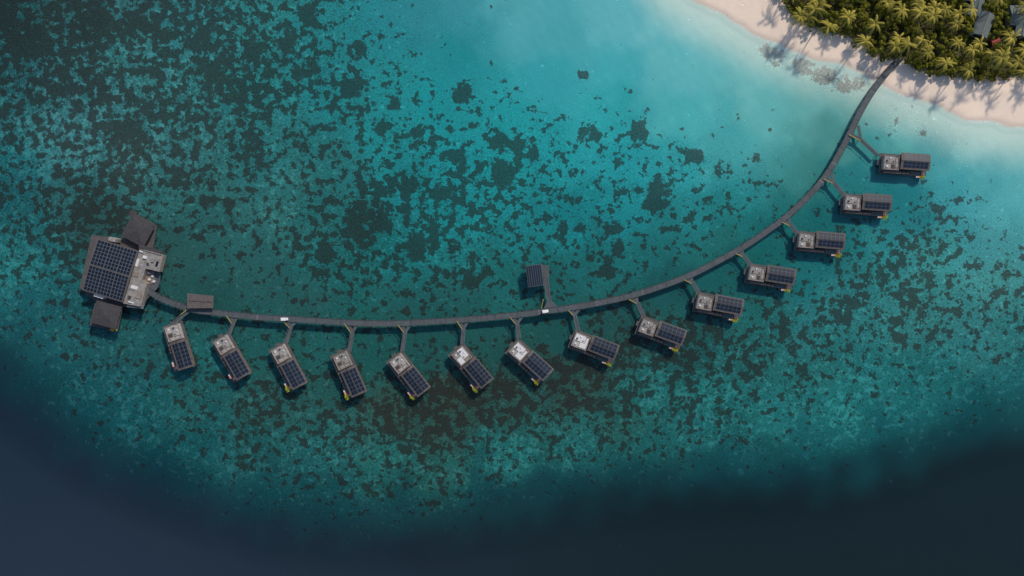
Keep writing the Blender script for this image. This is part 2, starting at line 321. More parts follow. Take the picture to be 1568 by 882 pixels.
off=N.new('ShaderNodeVectorMath'); off.operation='ADD'; L.new(wp,off.inputs[0]); off.inputs[1].default_value=(131,57,9)
n2=noise_(off.outputs[0],0.36,5,0.7).outputs['Fac']
ml=smooth_(math_('ADD',n2,math_('MULTIPLY_ADD',lt,0.30,-0.665)),-0.02,0.05)
ng=noise_(pos,1.2,3,0.75).outputs['Fac']
nl=noise_(pos,0.04,2,0.5).outputs['Fac']
gr=math_('MULTIPLY',math_('SUBTRACT',ng,0.5),math_('MULTIPLY_ADD',rf,3.6,0.08))
gr2=math_('MULTIPLY',math_('SUBTRACT',nl,0.5),math_('MULTIPLY_ADD',rf,0.8,0.12))
fac=math_('MAXIMUM',math_('ADD',math_('ADD',gr,gr2),1.0),0.2)
c=scalec(A0.outputs['Color'],fac)
lc=scalec(A0.outputs['Color'],math_('MULTIPLY_ADD',ng,1.4,0.9))
la=N.new('ShaderNodeVectorMath'); la.operation='ADD'; L.new(lc,la.inputs[0]); la.inputs[1].default_value=(0.012,0.018,0.016)
c=mixc(math_('MULTIPLY',ml,0.75),c,la.outputs[0])
dc=mulc(A0.outputs['Color'],(0.45,0.185,0.17))
da=N.new('ShaderNodeVectorMath'); da.operation='ADD'; L.new(dc,da.inputs[0]); da.inputs[1].default_value=(0.009,0.011,0.0100)
dgr=scalec(da.outputs[0],math_('MULTIPLY_ADD',ng,2.2,0.0))
c=mixc(math_('MULTIPLY',math_('MULTIPLY',mdk,0.92),dop_),c,dgr)
fn=noise_(pos,1.3,2,0.7).outputs['Fac']
c=mixc(math_('MULTIPLY',fm,smooth_(fn,0.42,0.6)),c,(0.8,0.82,0.82))
c=mixc(math_('MULTIPLY',sn,smooth_(n2,0.45,0.75,0,0.2)),c,(0.42,0.37,0.31))
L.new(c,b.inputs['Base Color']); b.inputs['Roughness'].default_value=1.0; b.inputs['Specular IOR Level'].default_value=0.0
me.materials.append(m)

# ------------------------------------------------------------ water
m,nt,b=newmat('sea_water'); N=nt.nodes; L=nt.links
N.remove(b)
tr=N.new('ShaderNodeBsdfTransparent'); gl=N.new('ShaderNodeBsdfGlossy'); gl.inputs['Roughness'].default_value=0.05
fr=N.new('ShaderNodeFresnel'); fr.inputs['IOR'].default_value=1.33
mx=N.new('ShaderNodeMixShader'); geo=N.new('ShaderNodeNewGeometry')
n1=noise_(geo.outputs['Position'],0.6,2,0.5).outputs['Fac']
bp=N.new('ShaderNodeBump'); bp.inputs['Strength'].default_value=0.25; bp.inputs['Distance'].default_value=0.1; L.new(n1,bp.inputs['Height'])
L.new(bp.outputs[0],gl.inputs['Normal'])
fb=math_('SUBTRACT',1.0,geo.outputs['Backfacing']); ff=math_('MULTIPLY',fr.outputs[0],fb)
L.new(ff,mx.inputs[0]); L.new(tr.outputs[0],mx.inputs[1]); L.new(gl.outputs[0],mx.inputs[2]); L.new(mx.outputs[0],N['Material Output'].inputs['Surface'])
M['water']=m
w=MB(); w.face([(-6000,-6000,0),(6000,-6000,0),(6000,6000,0),(-6000,6000,0)],'water'); w.obj('sea_water')

# ------------------------------------------------------------ boardwalk
def spline(pts,n=8):
    out=[]
    for i in range(len(pts)-1):
        p0=pts[max(i-1,0)];p1=pts[i];p2=pts[i+1];p3=pts[min(i+2,len(pts)-1)]
        for k in range(n):
            t=k/n
            out.append(tuple(0.5*((2*p1[a])+(-p0[a]+p2[a])*t+(2*p0[a]-5*p1[a]+4*p2[a]-p3[a])*t*t+(-p0[a]+3*p1[a]-3*p2[a]+p3[a])*t**3) for a in range(len(p1))))
    out.append(tuple(pts[-1])); return out
def ribbon(mb,pts,wid,z0,z1,k,off=0.0,step_pile=None):
    P_=[Vector((p[0],p[1],0)) for p in pts]; zz=[p[2] if len(p)>2 else z1 for p in pts]
    n=len(P_); L_=[];R_=[]
    for i in range(n):
        d=(P_[min(i+1,n-1)]-P_[max(i-1,0)]).normalized(); nn=Vector((-d.y,d.x,0))
        L_.append(P_[i]+nn*(off+wid/2)); R_.append(P_[i]+nn*(off-wid/2))
    th=z1-z0; b0=len(mb.v)
    for i in range(n):
        zt=zz[i]
        mb.v+=[(L_[i].x,L_[i].y,zt),(R_[i].x,R_[i].y,zt),(R_[i].x,R_[i].y,zt-th),(L_[i].x,L_[i].y,zt-th)]
    a=mb.mi(k)
    for i in range(n-1):
        o=b0+4*i
        for q in((0,1,5,4),(1,2,6,5),(2,3,7,6),(3,0,4,7)):
            mb.f.append((o+q[0],o+q[1],o+q[2],o+q[3])); mb.m.append(a)
    mb.f.append((b0,b0+3,b0+2,b0+1)); mb.m.append(a)
    o=b0+4*(n-1); mb.f.append((o,o+1,o+2,o+3)); mb.m.append(a)
BW=[(1384,84),(1372,96),(1355,115),(1336,140),(1317,172),(1302,203),(1286,234),(1266,267),(1240,298),(1205,331),(1170,357),(1135,380),(1095,402),(1055,422),(1010,439),(965,453),(920,463),(880,470),(845,475),(800,481),(750,486),(700,490),(650,493),(610,495),(560,495),(500,492),(440,488),(400,486),(360,482),(325,478),(300,475),(270,466),(245,456),(225,444)]
ZB=1.6
def W2(px,py,z=ZB):
    q=P(px,py,z); return (q.x,q.y)
bwpts=spline([W2(*p) for p in BW],8)
bz=[(p[0],p[1],ZB) for p in bwpts]
bwe=empty('boardwalk')
mb=MB(); ribbon(mb,bz,2.4,ZB-0.25,ZB,'walk'); mb.obj('deck',bwe)
mb=MB(); ribbon(mb,[(x,y,ZB+0.12) for x,y,z in bz],0.2,ZB-0.1,ZB+0.12,'edge',1.3); ribbon(mb,[(x,y,ZB+0.12) for x,y,z in bz],0.2,ZB-0.1,ZB+0.12,'edge',-1.3); mb.obj('edge_beams',bwe)
mb=MB()
for i in range(len(bz)-1):
    a=Vector(bz[i]);b2=Vector(bz[i+1]);d=(b2-a);l=d.length;d.normalize();nn=Vector((-d.y,d.x,0))
    k=0.0
    while k<l:
        if random.random()<0.25:
            wd=random.uniform(0.15,0.9); c0=a+d*k; c1=a+d*min(k+wd,l)
            zt=ZB+0.006
            mb.face([(c0-nn*1.15).to_tuple()[:2]+(zt,),(c1-nn*1.15).to_tuple()[:2]+(zt,),(c1+nn*1.15).to_tuple()[:2]+(zt,),(c0+nn*1.15).to_tuple()[:2]+(zt,)],'beam' if random.random()<0.06 else 'walk2')
            k+=wd
        k+=0.9
mb.obj('replaced_planks',bwe)
mb=MB()
for i in range(6,len(bz)-1,3):
    a=Vector(bz[i]);d=(Vector(bz[i+1])-a).normalized();nn=Vector((-d.y,d.x,0))
    for s_ in(-1.1,1.1):
        q=a+nn*s_; mb.cyl(q.x,q.y,-3.2,ZB-0.25,0.16,'pile')
    for s_ in(-1.3,1.3):
        q=a+nn*s_; mb.cyl(q.x,q.y,ZB+0.12,ZB+0.6,0.07,'edge',6)
mb.obj('piles',bwe)

# ------------------------------------------------------------ villas
def build_villa_parts(var):
    parts={}
    mb=MB(); mb.box(-10.6,10.9,-4.7,4.6,1.05,1.35,'deck'); mb.box(5.5,10.6,-5.6,-4.7,0.7,1.0,'deck'); mb.box(-11.6,-10.6,-0.8,1.4,1.05,1.35,'deck')
    for x in np.arange(-10,10.9,2.9):
        for y in(-4.3,0,4.2): mb.cyl(x,y,-3.2,1.05,0.17,'pile')
    for (a,b_,c_,d_) in((-10.6,10.9,-4.7,-4.55),(-10.6,-10.45,-4.5,4.4),(10.75,10.9,-4.5,4.4)):
        mb.box(a,b_,c_,d_,1.353,1.50,'beam')
    parts['platform']=mb
    mb=MB(); mb.box(-1.6,9.9,-1.7,4.3,1.353,3.75,'wall')
    mb.box(9.9,9.94,-1.2,3.9,1.6,3.5,'glass'); 
    for k in range(5): mb.box(-1.0+k*2.15,0.8+k*2.15,-1.75,-1.7,1.5,3.5,'glass')
    for k in range(3): mb.box(0.2+k*3.3,1.8+k*3.3,4.3,4.34,2.2,3.3,'glass')
    parts['main_room']=mb
    mb=MB(); y0,y1=-2.55,4.95; gable(mb,-2.3,10.9,y0,y1,3.95,4.6,'shingle')
    mb.box(-2.3,10.9,1.1,1.3,4.57,4.68,'shingle2')
    parts['roof']=mb
    ym=(y0+y1)/2; zf=lambda y: 4.6-0.65*abs(y-ym)/(y1-ym)
    mb=MB(); panels_on(mb,-1.2,10.1,y0+0.8,ym-0.22,zf,6,2,0.17); panels_on(mb,-1.2,10.1,ym+0.22,y1-0.4,zf,6,2,0.17)
    parts['solar_panels']=mb
    mb=MB()
    mb.box(-9.6,-2.9,-2.9,3.2,1.353,3.3,'wall',ktop='tan')
    mb.box(-9.4,-4.6,0.0,3.0,3.303,3.55,'concrete' if var==0 else 'white')
    mb.box(-9.4,-6.6,-2.6,-0.3,3.303,3.42,'concrete')
    mb.box(-6.2,-4.6,-2.5,-0.6,3.303,3.36,'shingle2')
    mb.box(-4.3,-3.2,-1.9,2.6,3.303,3.45,'concrete' if var!=2 else 'white')
    if var>=1:
        mb.box(-6.4,-3.3,-2.5,-0.2,3.46,3.56,'white'); 
    for (a,b_,c_,d_) in((-9.75,-2.75,3.2,3.35),(-9.75,-2.75,-3.05,-2.9),(-9.75,-9.6,-2.9,3.2),(-2.9,-2.75,-2.9,3.2)):
        mb.box(a,b_,c_,d_,1.353,3.62,'concrete')
    mb.box(-8.7,-8.0,0.6,1.3,3.55,4.0,'shingle2'); mb.box(-7.2,-6.7,1.9,2.4,3.55,3.95,'white'); mb.box(-5.6,-5.1,0.5,0.9,3.55,3.8,'shingle2')
    mb.box(-8.6,-7.8,-1.9,-1.2,3.42,3.7,'white')
    parts['bathroom_block']=mb
    mb=MB()
    mb.box(-8.8,2.6,-4.35,-3.2,1.36,2.5,'wall',ktop='shingle')
    mb.box(3.4,8.2,-4.5,-2.75,1.36,1.66,'tan'); mb.box(3.65,7.95,-4.3,-2.95,1.66,1.70,'pool')
    for x in(-1.0,1.0):
        mb.box(x,x+0.7,-4.3,-3.2,2.503,2.62,'shingle2')
    parts['terrace']=mb
    mb=MB()
    mb.box(6.4,8.4,-5.5,-4.75,1.36,1.75,'cream'); mb.box(8.6,9.9,-4.5,-3.0,1.36,1.8,'pink'); mb.box(8.6,9.9,-3.0,-2.7,1.36,2.15,'cream'); mb.box(7.0,8.5,-5.45,-4.8,1.75,1.82,'pink')
    parts['daybed']=mb
    return {k:v.mesh(k) for k,v in parts.items()}
VP=[build_villa_parts(i) for i in range(3)]
def shrubmesh(seed,R=1.0,n=320):
    r=random.Random(seed); mb=MB()
    mb.cyl(0,0,0,0.45,0.45,'orange',10,0.55)
    for i in range(5): 
        a=r.uniform(0,6.28); mb.cyl(0.15*math.cos(a),0.15*math.sin(a),0.4,1.0,0.05,'trunk',5,0.02)
    for i in range(n):
        a=r.uniform(0,6.28); t=r.uniform(0,1)**0.5*R; q=Vector((t*math.cos(a)*1.25,t*math.sin(a)*0.8,0.6+r.random()*1.0*(1.2-t/R)))
        s_=r.uniform(0.1,0.2); d=Vector((r.gauss(0,1),r.gauss(0,1),r.gauss(0,.5))).normalized(); e=d.cross(Vector((r.gauss(0,1),r.gauss(0,1),r.gauss(0,1)))).normalized()
        mb.face([q-d*s_,q+e*s_*0.6,q+d*s_,q-e*s_*0.6],'shrub')
    return mb.mesh('potted_shrub')
SH=[shrubmesh(i,1.1+0.15*i) for i in range(3)]
VIL=[(1386,251,4,0),(1327,313,4,0),(1256,371,5,0),(1180,423,9,0),(1100,468,11,0),(1012,509,20,0),(909,531,21,2),(810,553,42,2),(720,562,50,1),(624,574,52,0),(532,572,66,0),(439,561,62,0),(352,547,60,0),(271,530,73,0)]
SHON=[1,1,1,1,1,1,1,1,1,1,1,1,0,0]
CON=[[(1300,204),(1318,214),(1344,238)],[(1262,272),(1276,279),(1294,301)],[(1198,338),(1210,344),(1221,358)],[(1127,386),(1138,391),(1149,406)],[(1048,426),(1060,432),(1070,449)],[(964,456),(976,463),(986,486)],[(872,473),(880,482),(885,506)],[(783,484),(792,495),(795,518)],[(702,490),(710,503),(708,527)],[(612,496),(621,508),(616,538)],[(530,494),(540,508),(535,538)],[(435,489),(446,500),(438,526)],[(350,482),(358,494),(350,516)],[(292,474),(279,484),(268,494)]]
for i,(px,py,an,var) in enumerate(VIL):
    q=P(px,py,3.5); q.z=0; rz=-math.radians(an)
    e=empty('overwater_villa',q,rz)
    for k,mshd in VP[var].items():
        o=bpy.data.objects.new(k,mshd); COL.objects.link(o); o.parent=e
    inv=(Matrix.Translation(q)@Matrix.Rotation(rz,4,'Z')).inverted()
    def loc(a,b_): 
        v=inv@Vector((*W2(a,b_,1.4),0)); return (v.x,v.y,1.40)
    pts=CON[i]; mb=MB()
    ribbon(mb,[loc(*p) for p in pts],1.6,1.2,1.40,'walk')
    a=pts[1]; d=Vector((pts[0][0]-pts[1][0],pts[0][1]-pts[1][1])); 
    p2=(a[0]+(-d.x*0.9 if abs(an)>20 else d.x*0.2),a[1]+(d.y if abs(an)>20 else d.y*2.2))
    if i not in(13,): 
        s_=[loc(*a),loc(*p2)]; s_=[(x,y,1.385) for x,y,z in s_]; ribbon(mb,s_,1.3,1.2,1.385,'walk')
    ribbon(mb,[(x,y,z+0.9) for x,y,z in [loc(*p) for p in pts[1:]]],0.10,1.3,1.42,'beam',0.85)
    ribbon(mb,[(x,y,z+0.9) for x,y,z in [loc(*p) for p in pts[1:]]],0.10,1.3,1.42,'beam',-0.85)
    ribbon(mb,[(x,y,z+0.75) for x,y,z in [loc(*p) for p in pts[:2]]],0.30,1.3,1.45,'yellow',-0.8)
    for p in pts[1:]:
        l=loc(*p); mb.cyl(l[0],l[1],-3.2,1.2,0.15,'pile')
    mb.obj('access_walkway',e)
    if SHON[i]:
        l=Matrix.Translation(q)@Matrix.Rotation(rz,4,'Z')@Vector((9.3+random.uniform(-.3,.3),-5.0,1.0))
        o=bpy.data.objects.new('potted_shrub',SH[i%3]); o.location=l; o.rotation_euler=(0,0,random.uniform(-.5,.5)+rz); COL.objects.link(o)

# ------------------------------------------------------------ restaurant (left)
def polyP(pts,z): return [tuple(P(a,b_,z))[:2] for a,b_ in pts]
re_=empty('overwater_restaurant')
mb=MB()
mb.prism(polyP([(140,360),(190,365),(205,325),(240,346),(234,382),(250,390),(240,440),(216,470),(188,470),(180,508),(137,498),(146,462),(122,440)],1.5),1.2,1.5,'deck')
for a in range(140,245,14):
    for c_ in range(350,500,14):
        q=P(a,c_,0); mb.cyl(q.x,q.y,-3.2,1.2,0.2,'pile',6)
mb.obj('platform',re_)
rc=P(168,414,6); rot=-math.radians(17)
mb=MB(); mb.box(-9.0,9.0,-11.4,11.4,1.503,5.2,'wall')
for k in range(8): mb.box(-9.05,-9.0,-10.8+k*2.75,-8.6+k*2.75,2.0,4.8,'glass'); mb.box(-8.5+k*2.1,-6.9+k*2.1,-11.45,-11.4,2.0,4.8,'glass')
o=mb.obj('dining_hall',re_,(rc.x,rc.y,0)); o.rotation_euler=(0,0,rot)
def zf2(y): return 5.45+0.7*(1-abs(y)/12.2)
mb=MB(); gable(mb,-9.9,9.7,-12.2,12.2,5.45,6.15,'shingle')
o=mb.obj('main_roof',re_,(rc.x,rc.y,0)); o.rotation_euler=(0,0,rot)
mb=MB()
for a,b_ in((-9.2,-3.1),(-2.9,3.0),(3.2,9.1)):
    panels_on(mb,a,b_,-11.7,-0.3,zf2,4,7,0.26); panels_on(mb,a,b_,0.3,11.7,zf2,4,7,0.26)
o=mb.obj('solar_panels',re_,(rc.x,rc.y,0)); o.rotation_euler=(0,0,rot)
mb=MB()
mb.prism(polyP([(213,381),(249,391),(243,416),(222,411),(217,428),(224,434),(215,469),(188,464)],5),1.503,4.6,'tan',ktop='concrete')
for a,b_ in(((213,381),(249,391)),((249,391),(243,416)),((224,434),(215,469)),((215,469),(188,464))):
    A_=P(a[0],a[1],5);B_=P(b_[0],b_[1],5); ribbon(mb,[(A_.x,A_.y,4.95),(B_.x,B_.y,4.95)],0.3,4.6,4.95,'concrete')
for (a,c_,w_,h_,k,dz) in((222,394,1.8,1.2,'white',.7),(234,399,1.4,1.4,'concrete',.5),(226,404,0.9,0.9,'shingle2',.6),(240,404,1.0,2.2,'panel',.3),(208,420,2.6,2.0,'tan',.3),(205,440,3.0,1.6,'white',.25),(212,452,2.4,3.0,'tan',.35),(198,455,1.3,1.2,'shingle2',.5),(216,385,1.6,.6,'white',.5),(209,402,1.5,3.5,'white',.2),(200,463,2.4,.5,'white',.4)):
    q=P(a,c_,5); mb.box(q.x-w_/2,q.x+w_/2,q.y-h_/2,q.y+h_/2,4.603,4.6+dz,k,rot=rot,piv=(q.x,q.y))
mb.obj('service_block',re_)
mb=MB(); mb.prism(polyP([(224,413),(243,417),(238,437),(219,428)],1.8),1.503,1.56,'tan')
for a,c_ in((228,418),(234,423),(229,428),(236,431)):
    q=P(a,c_,1.8); mb.cyl(q.x,q.y,1.563,2.3,0.55,'white',10)
mb.obj('courtyard_terrace',re_)
mb=MB(); mb.prism(polyP([(213,374),(249,384),(248,389),(212,379)],4.9),4.2,4.9,'shingle2'); mb.prism(polyP([(195,466),(217,470),(221,440),(224,441),(219,473),(194,470)],4),3.6,4.0,'beam'); mb.obj('canopies',re_)
def hipped(name,cx_,cy_,w_,d_,ang,ze,zr,parent,k='shingle'):
    q=P(cx_,cy_,(ze+zr)/2); mb=MB()
    x,y=w_/2,d_/2; r_=max(y-x,0)*0.9 if y>x else 0; rx=max(x-y,0)*0.9
    e=[(-x,-y,ze),(x,-y,ze),(x,y,ze),(-x,y,ze)]
    t1=(-rx,-r_,zr);t2=(rx,r_,zr)
    if y>=x:
        mb.face([e[0],e[1],t1],k); mb.face([e[1],e[2],t2,t1],k); mb.face([e[2],e[3],t2],k); mb.face([e[3],e[0],t1,t2],k)
    else:
        mb.face([e[0],e[1],t2,t1],k); mb.face([e[1],e[2],t2],k); mb.face([e[2],e[3],t1,t2],k); mb.face([e[3],e[0],t1],k)
    mb.face([e[3],e[2],e[1],e[0]],k)
    mb.box(-x*.82,x*.82,-y*.82,y*.82,1.503,ze-0.01,'wall')
    for s_ in(-1,1): mb.box(-x*.6,x*.6,s_*y*.82-0.03,s_*y*.82+0.03,2.0,ze-0.5,'glass'); mb.box(s_*x*.82-.03,s_*x*.82+.03,-y*.6,y*.6,2.0,ze-0.5,'glass')
    o=mb.obj(name,parent,(q.x,q.y,0)); o.rotation_euler=(0,0,-math.radians(ang)); return o
hipped('north_pavilion',211,352,11.5,12,28,4.2,5.1,re_,'shingle2')
hipped('south_pavilion',162,482,11.8,10.5,15,4.0,4.8,re_,'shingle2')
mb=MB()
q=P(203,328,3); mb.box(q.x-1.5,q.x+1.5,q.y-1.5,q.y+1.5,1.503,3.2,'shingle2',rot=-.5,piv=(q.x,q.y))
q=P(150,453,5); mb.box(q.x-2.2,q.x+2.2,q.y-.8,q.y+.8,1.503,4.5,'white',rot=rot,piv=(q.x,q.y))
q=P(174,367,5); mb.box(q.x-1.6,q.x+1.6,q.y-.8,q.y+.8,1.503,6.2,'concrete',rot=rot,piv=(q.x,q.y))
q=P(172,503,2); mb.box(q.x-.8,q.x+.8,q.y-1.2,q.y+1.2,1.503,2.0,'orange',rot=rot,piv=(q.x,q.y)); mb.cyl(q.x+1.4,q.y-.6,1.503,2.2,0.5,'shrub',8,0.2)
mb.obj('outbuildings',re_)
mb=MB(); pl=[W2(a,b_,1.55) for a,b_ in((226,447),(238,438),(241,420),(236,405))]
ribbon(mb,[(x,y,1.58) for x,y in spline(pl,5)],2.6,1.3,1.58,'walk'); mb.obj('entrance_walk',re_)

e=empty('boardwalk_pavilion')
mb=MB(); mb.prism(polyP([(287,449),(327,453),(326,472),(286,472)],3.5),3.2,3.5,'shingle'); 
q1=P(289,460.5,3.6);q2=P(325,463,3.6); ribbon(mb,[(q1.x,q1.y,3.62),(q2.x,q2.y,3.62)],0.3,3.5,3.62,'shingle2')
mb.obj('roof',e)
mb=MB(); mb.prism(polyP([(288,451),(326,455),(325,473),(287,473)],1.5),1.2,1.5,'deck')
for a,c_ in((291,454),(322,457),(291,469),(322,469),(306,455),(306,469)):
    q=P(a,c_,2); mb.cyl(q.x,q.y,-3.2,3.2,0.15,'pile')
mb.obj('deck_and_posts',e)

e=empty('jetty_pavilion')
q=P(819,422,4); mb=MB(); mb.box(-3.6,3.6,-4.9,4.9,3.4,3.6,'frame')
for k in range(7):
    a=-3.4+k*0.99; mb.box(a,a+0.72,-4.7,4.7,3.603,3.70,'panel')
for a in(-3.2,3.2):
    for c_ in(-4.5,0,4.5): mb.cyl(a,c_,-3.2,3.4,0.14,'pile')
mb.box(-3.6,3.6,-4.9,4.9,1.2,1.5,'deck'); mb.box(-2.6,-0.6,-3.5,-2.6,1.503,2.0,'cream'); mb.box(0.6,2.6,2.0,2.9,1.503,2.0,'cream')
o=mb.obj('shelter',e,(q.x,q.y,0)); o.rotation_euler=(0,0,math.radians(7))
mb=MB(); mb.prism(polyP([(829,406),(840,406),(841,424),(832,425)],1.55),1.2,1.55,'walk')
pl=[W2(a,b_,1.5) for a,b_ in((836,424),(838,445),(841,462))]; ribbon(mb,[(x,y,1.52) for x,y in pl],2.0,1.2,1.52,'walk')
mb.prism(polyP([(838,461),(844,460),(856,471),(831,475)],1.5),1.2,1.5,'walk')
ribbon(mb,[(x,y,2.2) for x,y in pl],0.1,1.5,1.6,'beam',1.0); ribbon(mb,[(x,y,2.2) for x,y in pl],0.1,1.5,1.6,'beam',-1.0)
ribbon(mb,[(P(829,472,2).x,P(829,472,2).y,2.2),(P(832,458,2).x,P(832,458,2).y,2.2)],0.25,1.5,1.7,'yellow')
mb.obj('walkway',e)

# ------------------------------------------------------------ golf carts
def cart(px,py,ang):
    q=P(px,py,ZB); e=empty('golf_cart',(q.x,q.y,ZB+0.01),ang)
    mb=MB(); mb.box(-1.25,1.25,-0.55,0.55,0.3,0.5,'cartwhite'); mb.box(0.65,1.3,-0.5,0.5,0.5,0.85,'cartwhite'); mb.box(-1.3,-0.6,-0.55,0.55,0.5,0.8,'cartwhite'); mb.obj('body',e)
    mb=MB(); mb.box(-0.45,0.1,-0.5,0.5,0.5,0.8,'rubber'); mb.box(-0.58,-0.45,-0.5,0.5,0.5,1.25,'rubber'); mb.box(-1.2,-0.8,-.5,.5,.8,.92,'rubber'); mb.obj('seats',e)
    mb=MB(); mb.box(-1.3,0.75,-0.62,0.62,1.8,1.86,'cartwhite'); mb.box(-1.2,0.65,-0.5,0.5,1.86,1.92,'cartwhite')
    for a in(-1.15,0.65):
        for b_ in(-.52,.52): mb.cyl(a,b_,0.8,1.8,0.03,'rubber',6)
    mb.obj('canopy',e)
    mb=MB()
    for a in(-.85,.9):
        for s_ in(-.6,.5):
            n=len(mb.v); sg=12
            for yy in(s_,s_+.12):
                for i in range(sg): mb.v.append((a+.24*math.cos(i*2*math.pi/sg),yy,.24+.24*math.sin(i*2*math.pi/sg)))
            k=mb.mi('rubber')
            for i in range(sg): j=(i+1)%sg; mb.f.append((n+i,n+j,n+sg+j,n+sg+i)); mb.m.append(k)
            mb.f.append(tuple(n+i for i in range(sg))); mb.m.append(k); mb.f.append(tuple(n+sg+i for i in range(sg))[::-1]); mb.m.append(k)
    mb.obj('wheels',e)
    e.scale=(1.1,1.1,1.1)
cart(437,488.5,math.radians(2)); cart(835,476.5,math.radians(8))

# ------------------------------------------------------------ island houses
def house(px,py,w_,d_,ang,k='greyroof',zg=1.5):
    q=P(px,py,6); e=empty('island_house',(q.x,q.y,zg),-math.radians(ang)); x,y=w_/2,d_/2
    mb=MB(); mb.box(-x+.5,x-.5,-y+.5,y-.5,-0.3,3.4,'cream'); mb.obj('walls',e)
    mb=MB(); 
    for s_ in(-1,1):
        mb.box(-x*.6,-x*.1,s_*(y-.5)-.03,s_*(y-.5)+.03,.9,2.6,'glass'); mb.box(x*.2,x*.6,s_*(y-.5)-.03,s_*(y-.5)+.03,.9,2.6,'glass'); mb.box(s_*(x-.5)-.03,s_*(x-.5)+.03,-y*.5,y*.5,.9,2.6,'glass')
    mb.obj('windows',e)
    mb=MB(); gable(mb,-x,x,-y,y,3.6,4.9,k); mb.box(-x-.02,x+.02,-.15,.15,4.86,5.0,'frame'); mb.obj('roof',e)
HS=[(1508,36,11,7.5,-70),(1497,10,8,6,-75),(1562,22,8,9,0),(1566,45,6,5,-80)]
for h in HS: house(*h)
house(1494,-14,9,5,-75,'concrete')
e=empty('red_canopy_tent',(*W2(1520,66,2),1.5),0.3); mb=MB(); gable(mb,-2,2,-2.2,2.2,2.3,3.0,'red'); 
for a in(-1.8,1.8):
    for c_ in(-2,2): mb.cyl(a,c_,-0.2,2.2,.06,'frame',6)
mb.obj('canopy',e)

# ------------------------------------------------------------ trees
def addleafattr(me_,vals):
    a=me_.attributes.new('leafv','FLOAT','FACE'); a.data.foreach_set('value',np.array(vals,np.float32))
def palm_mesh(seed,hgt=10.0,R=4.6):
    r=random.Random(seed); mb=MB(); vals=[]
    bx,by=r.uniform(-1,1),r.uniform(-1,1); segs=7; prev=None
    for i in range(segs+1):
        t=i/segs; c_=Vector((bx*t*t*1.6,by*t*t*1.6,hgt*t)); rad=0.26*(1-t)+0.13*t
        ring=[(c_.x+rad*math.cos(k*math.pi/3),c_.y+rad*math.sin(k*math.pi/3),c_.z) for k in range(6)]
        n=len(mb.v); mb.v+=ring
        if prev is not None:
            for k in range(6):
                j=(k+1)%6; mb.f.append((prev+k,prev+j,n+j,n+k)); mb.m.append(mb.mi('trunk')); vals.append(0)
        prev=n
    top=Vector((bx*1.6,by*1.6,hgt))
    nf=r.randint(14,17)
    for k in range(nf):
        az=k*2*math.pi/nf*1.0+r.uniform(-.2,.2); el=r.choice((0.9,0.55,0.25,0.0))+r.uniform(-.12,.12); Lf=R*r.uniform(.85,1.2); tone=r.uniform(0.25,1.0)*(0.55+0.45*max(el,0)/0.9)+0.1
        h=Vector((math.cos(az),math.sin(az),0)); side=Vector((-h.y,h.x,0)); n=9; P_=[]
        cur=top.copy(); e_=el
        for i in range(n+1):
            P_.append(cur.copy()); cur=cur+(h*math.cos(e_)+Vector((0,0,math.sin(e_))))*Lf/n; e_-=0.2
        for i in range(n):
            a=P_[i];b_=P_[i+1]
            mb.face([a-side*.05,b_-side*.04,b_+side*.04,a+side*.05],'palm'); vals.append(tone)
            t=(i+.5)/n; ll=0.9*math.sin(math.pi*min(t*0.85+0.12,1))**0.7
            for s_ in(-1,1):
                for sub in(0.15,0.6):
                    o_=a.lerp(b_,sub); d=(side*s_*0.75+(b_-a).normalized()*0.75+Vector((0,0,-0.35+r.uniform(-.12,.12)))).normalized()
                    wv=(b_-a).normalized()*0.13
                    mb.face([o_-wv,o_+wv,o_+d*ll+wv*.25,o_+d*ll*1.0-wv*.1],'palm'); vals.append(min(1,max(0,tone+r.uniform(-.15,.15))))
    me_=mb.mesh('palm_tree'); addleafattr(me_,vals); return me_
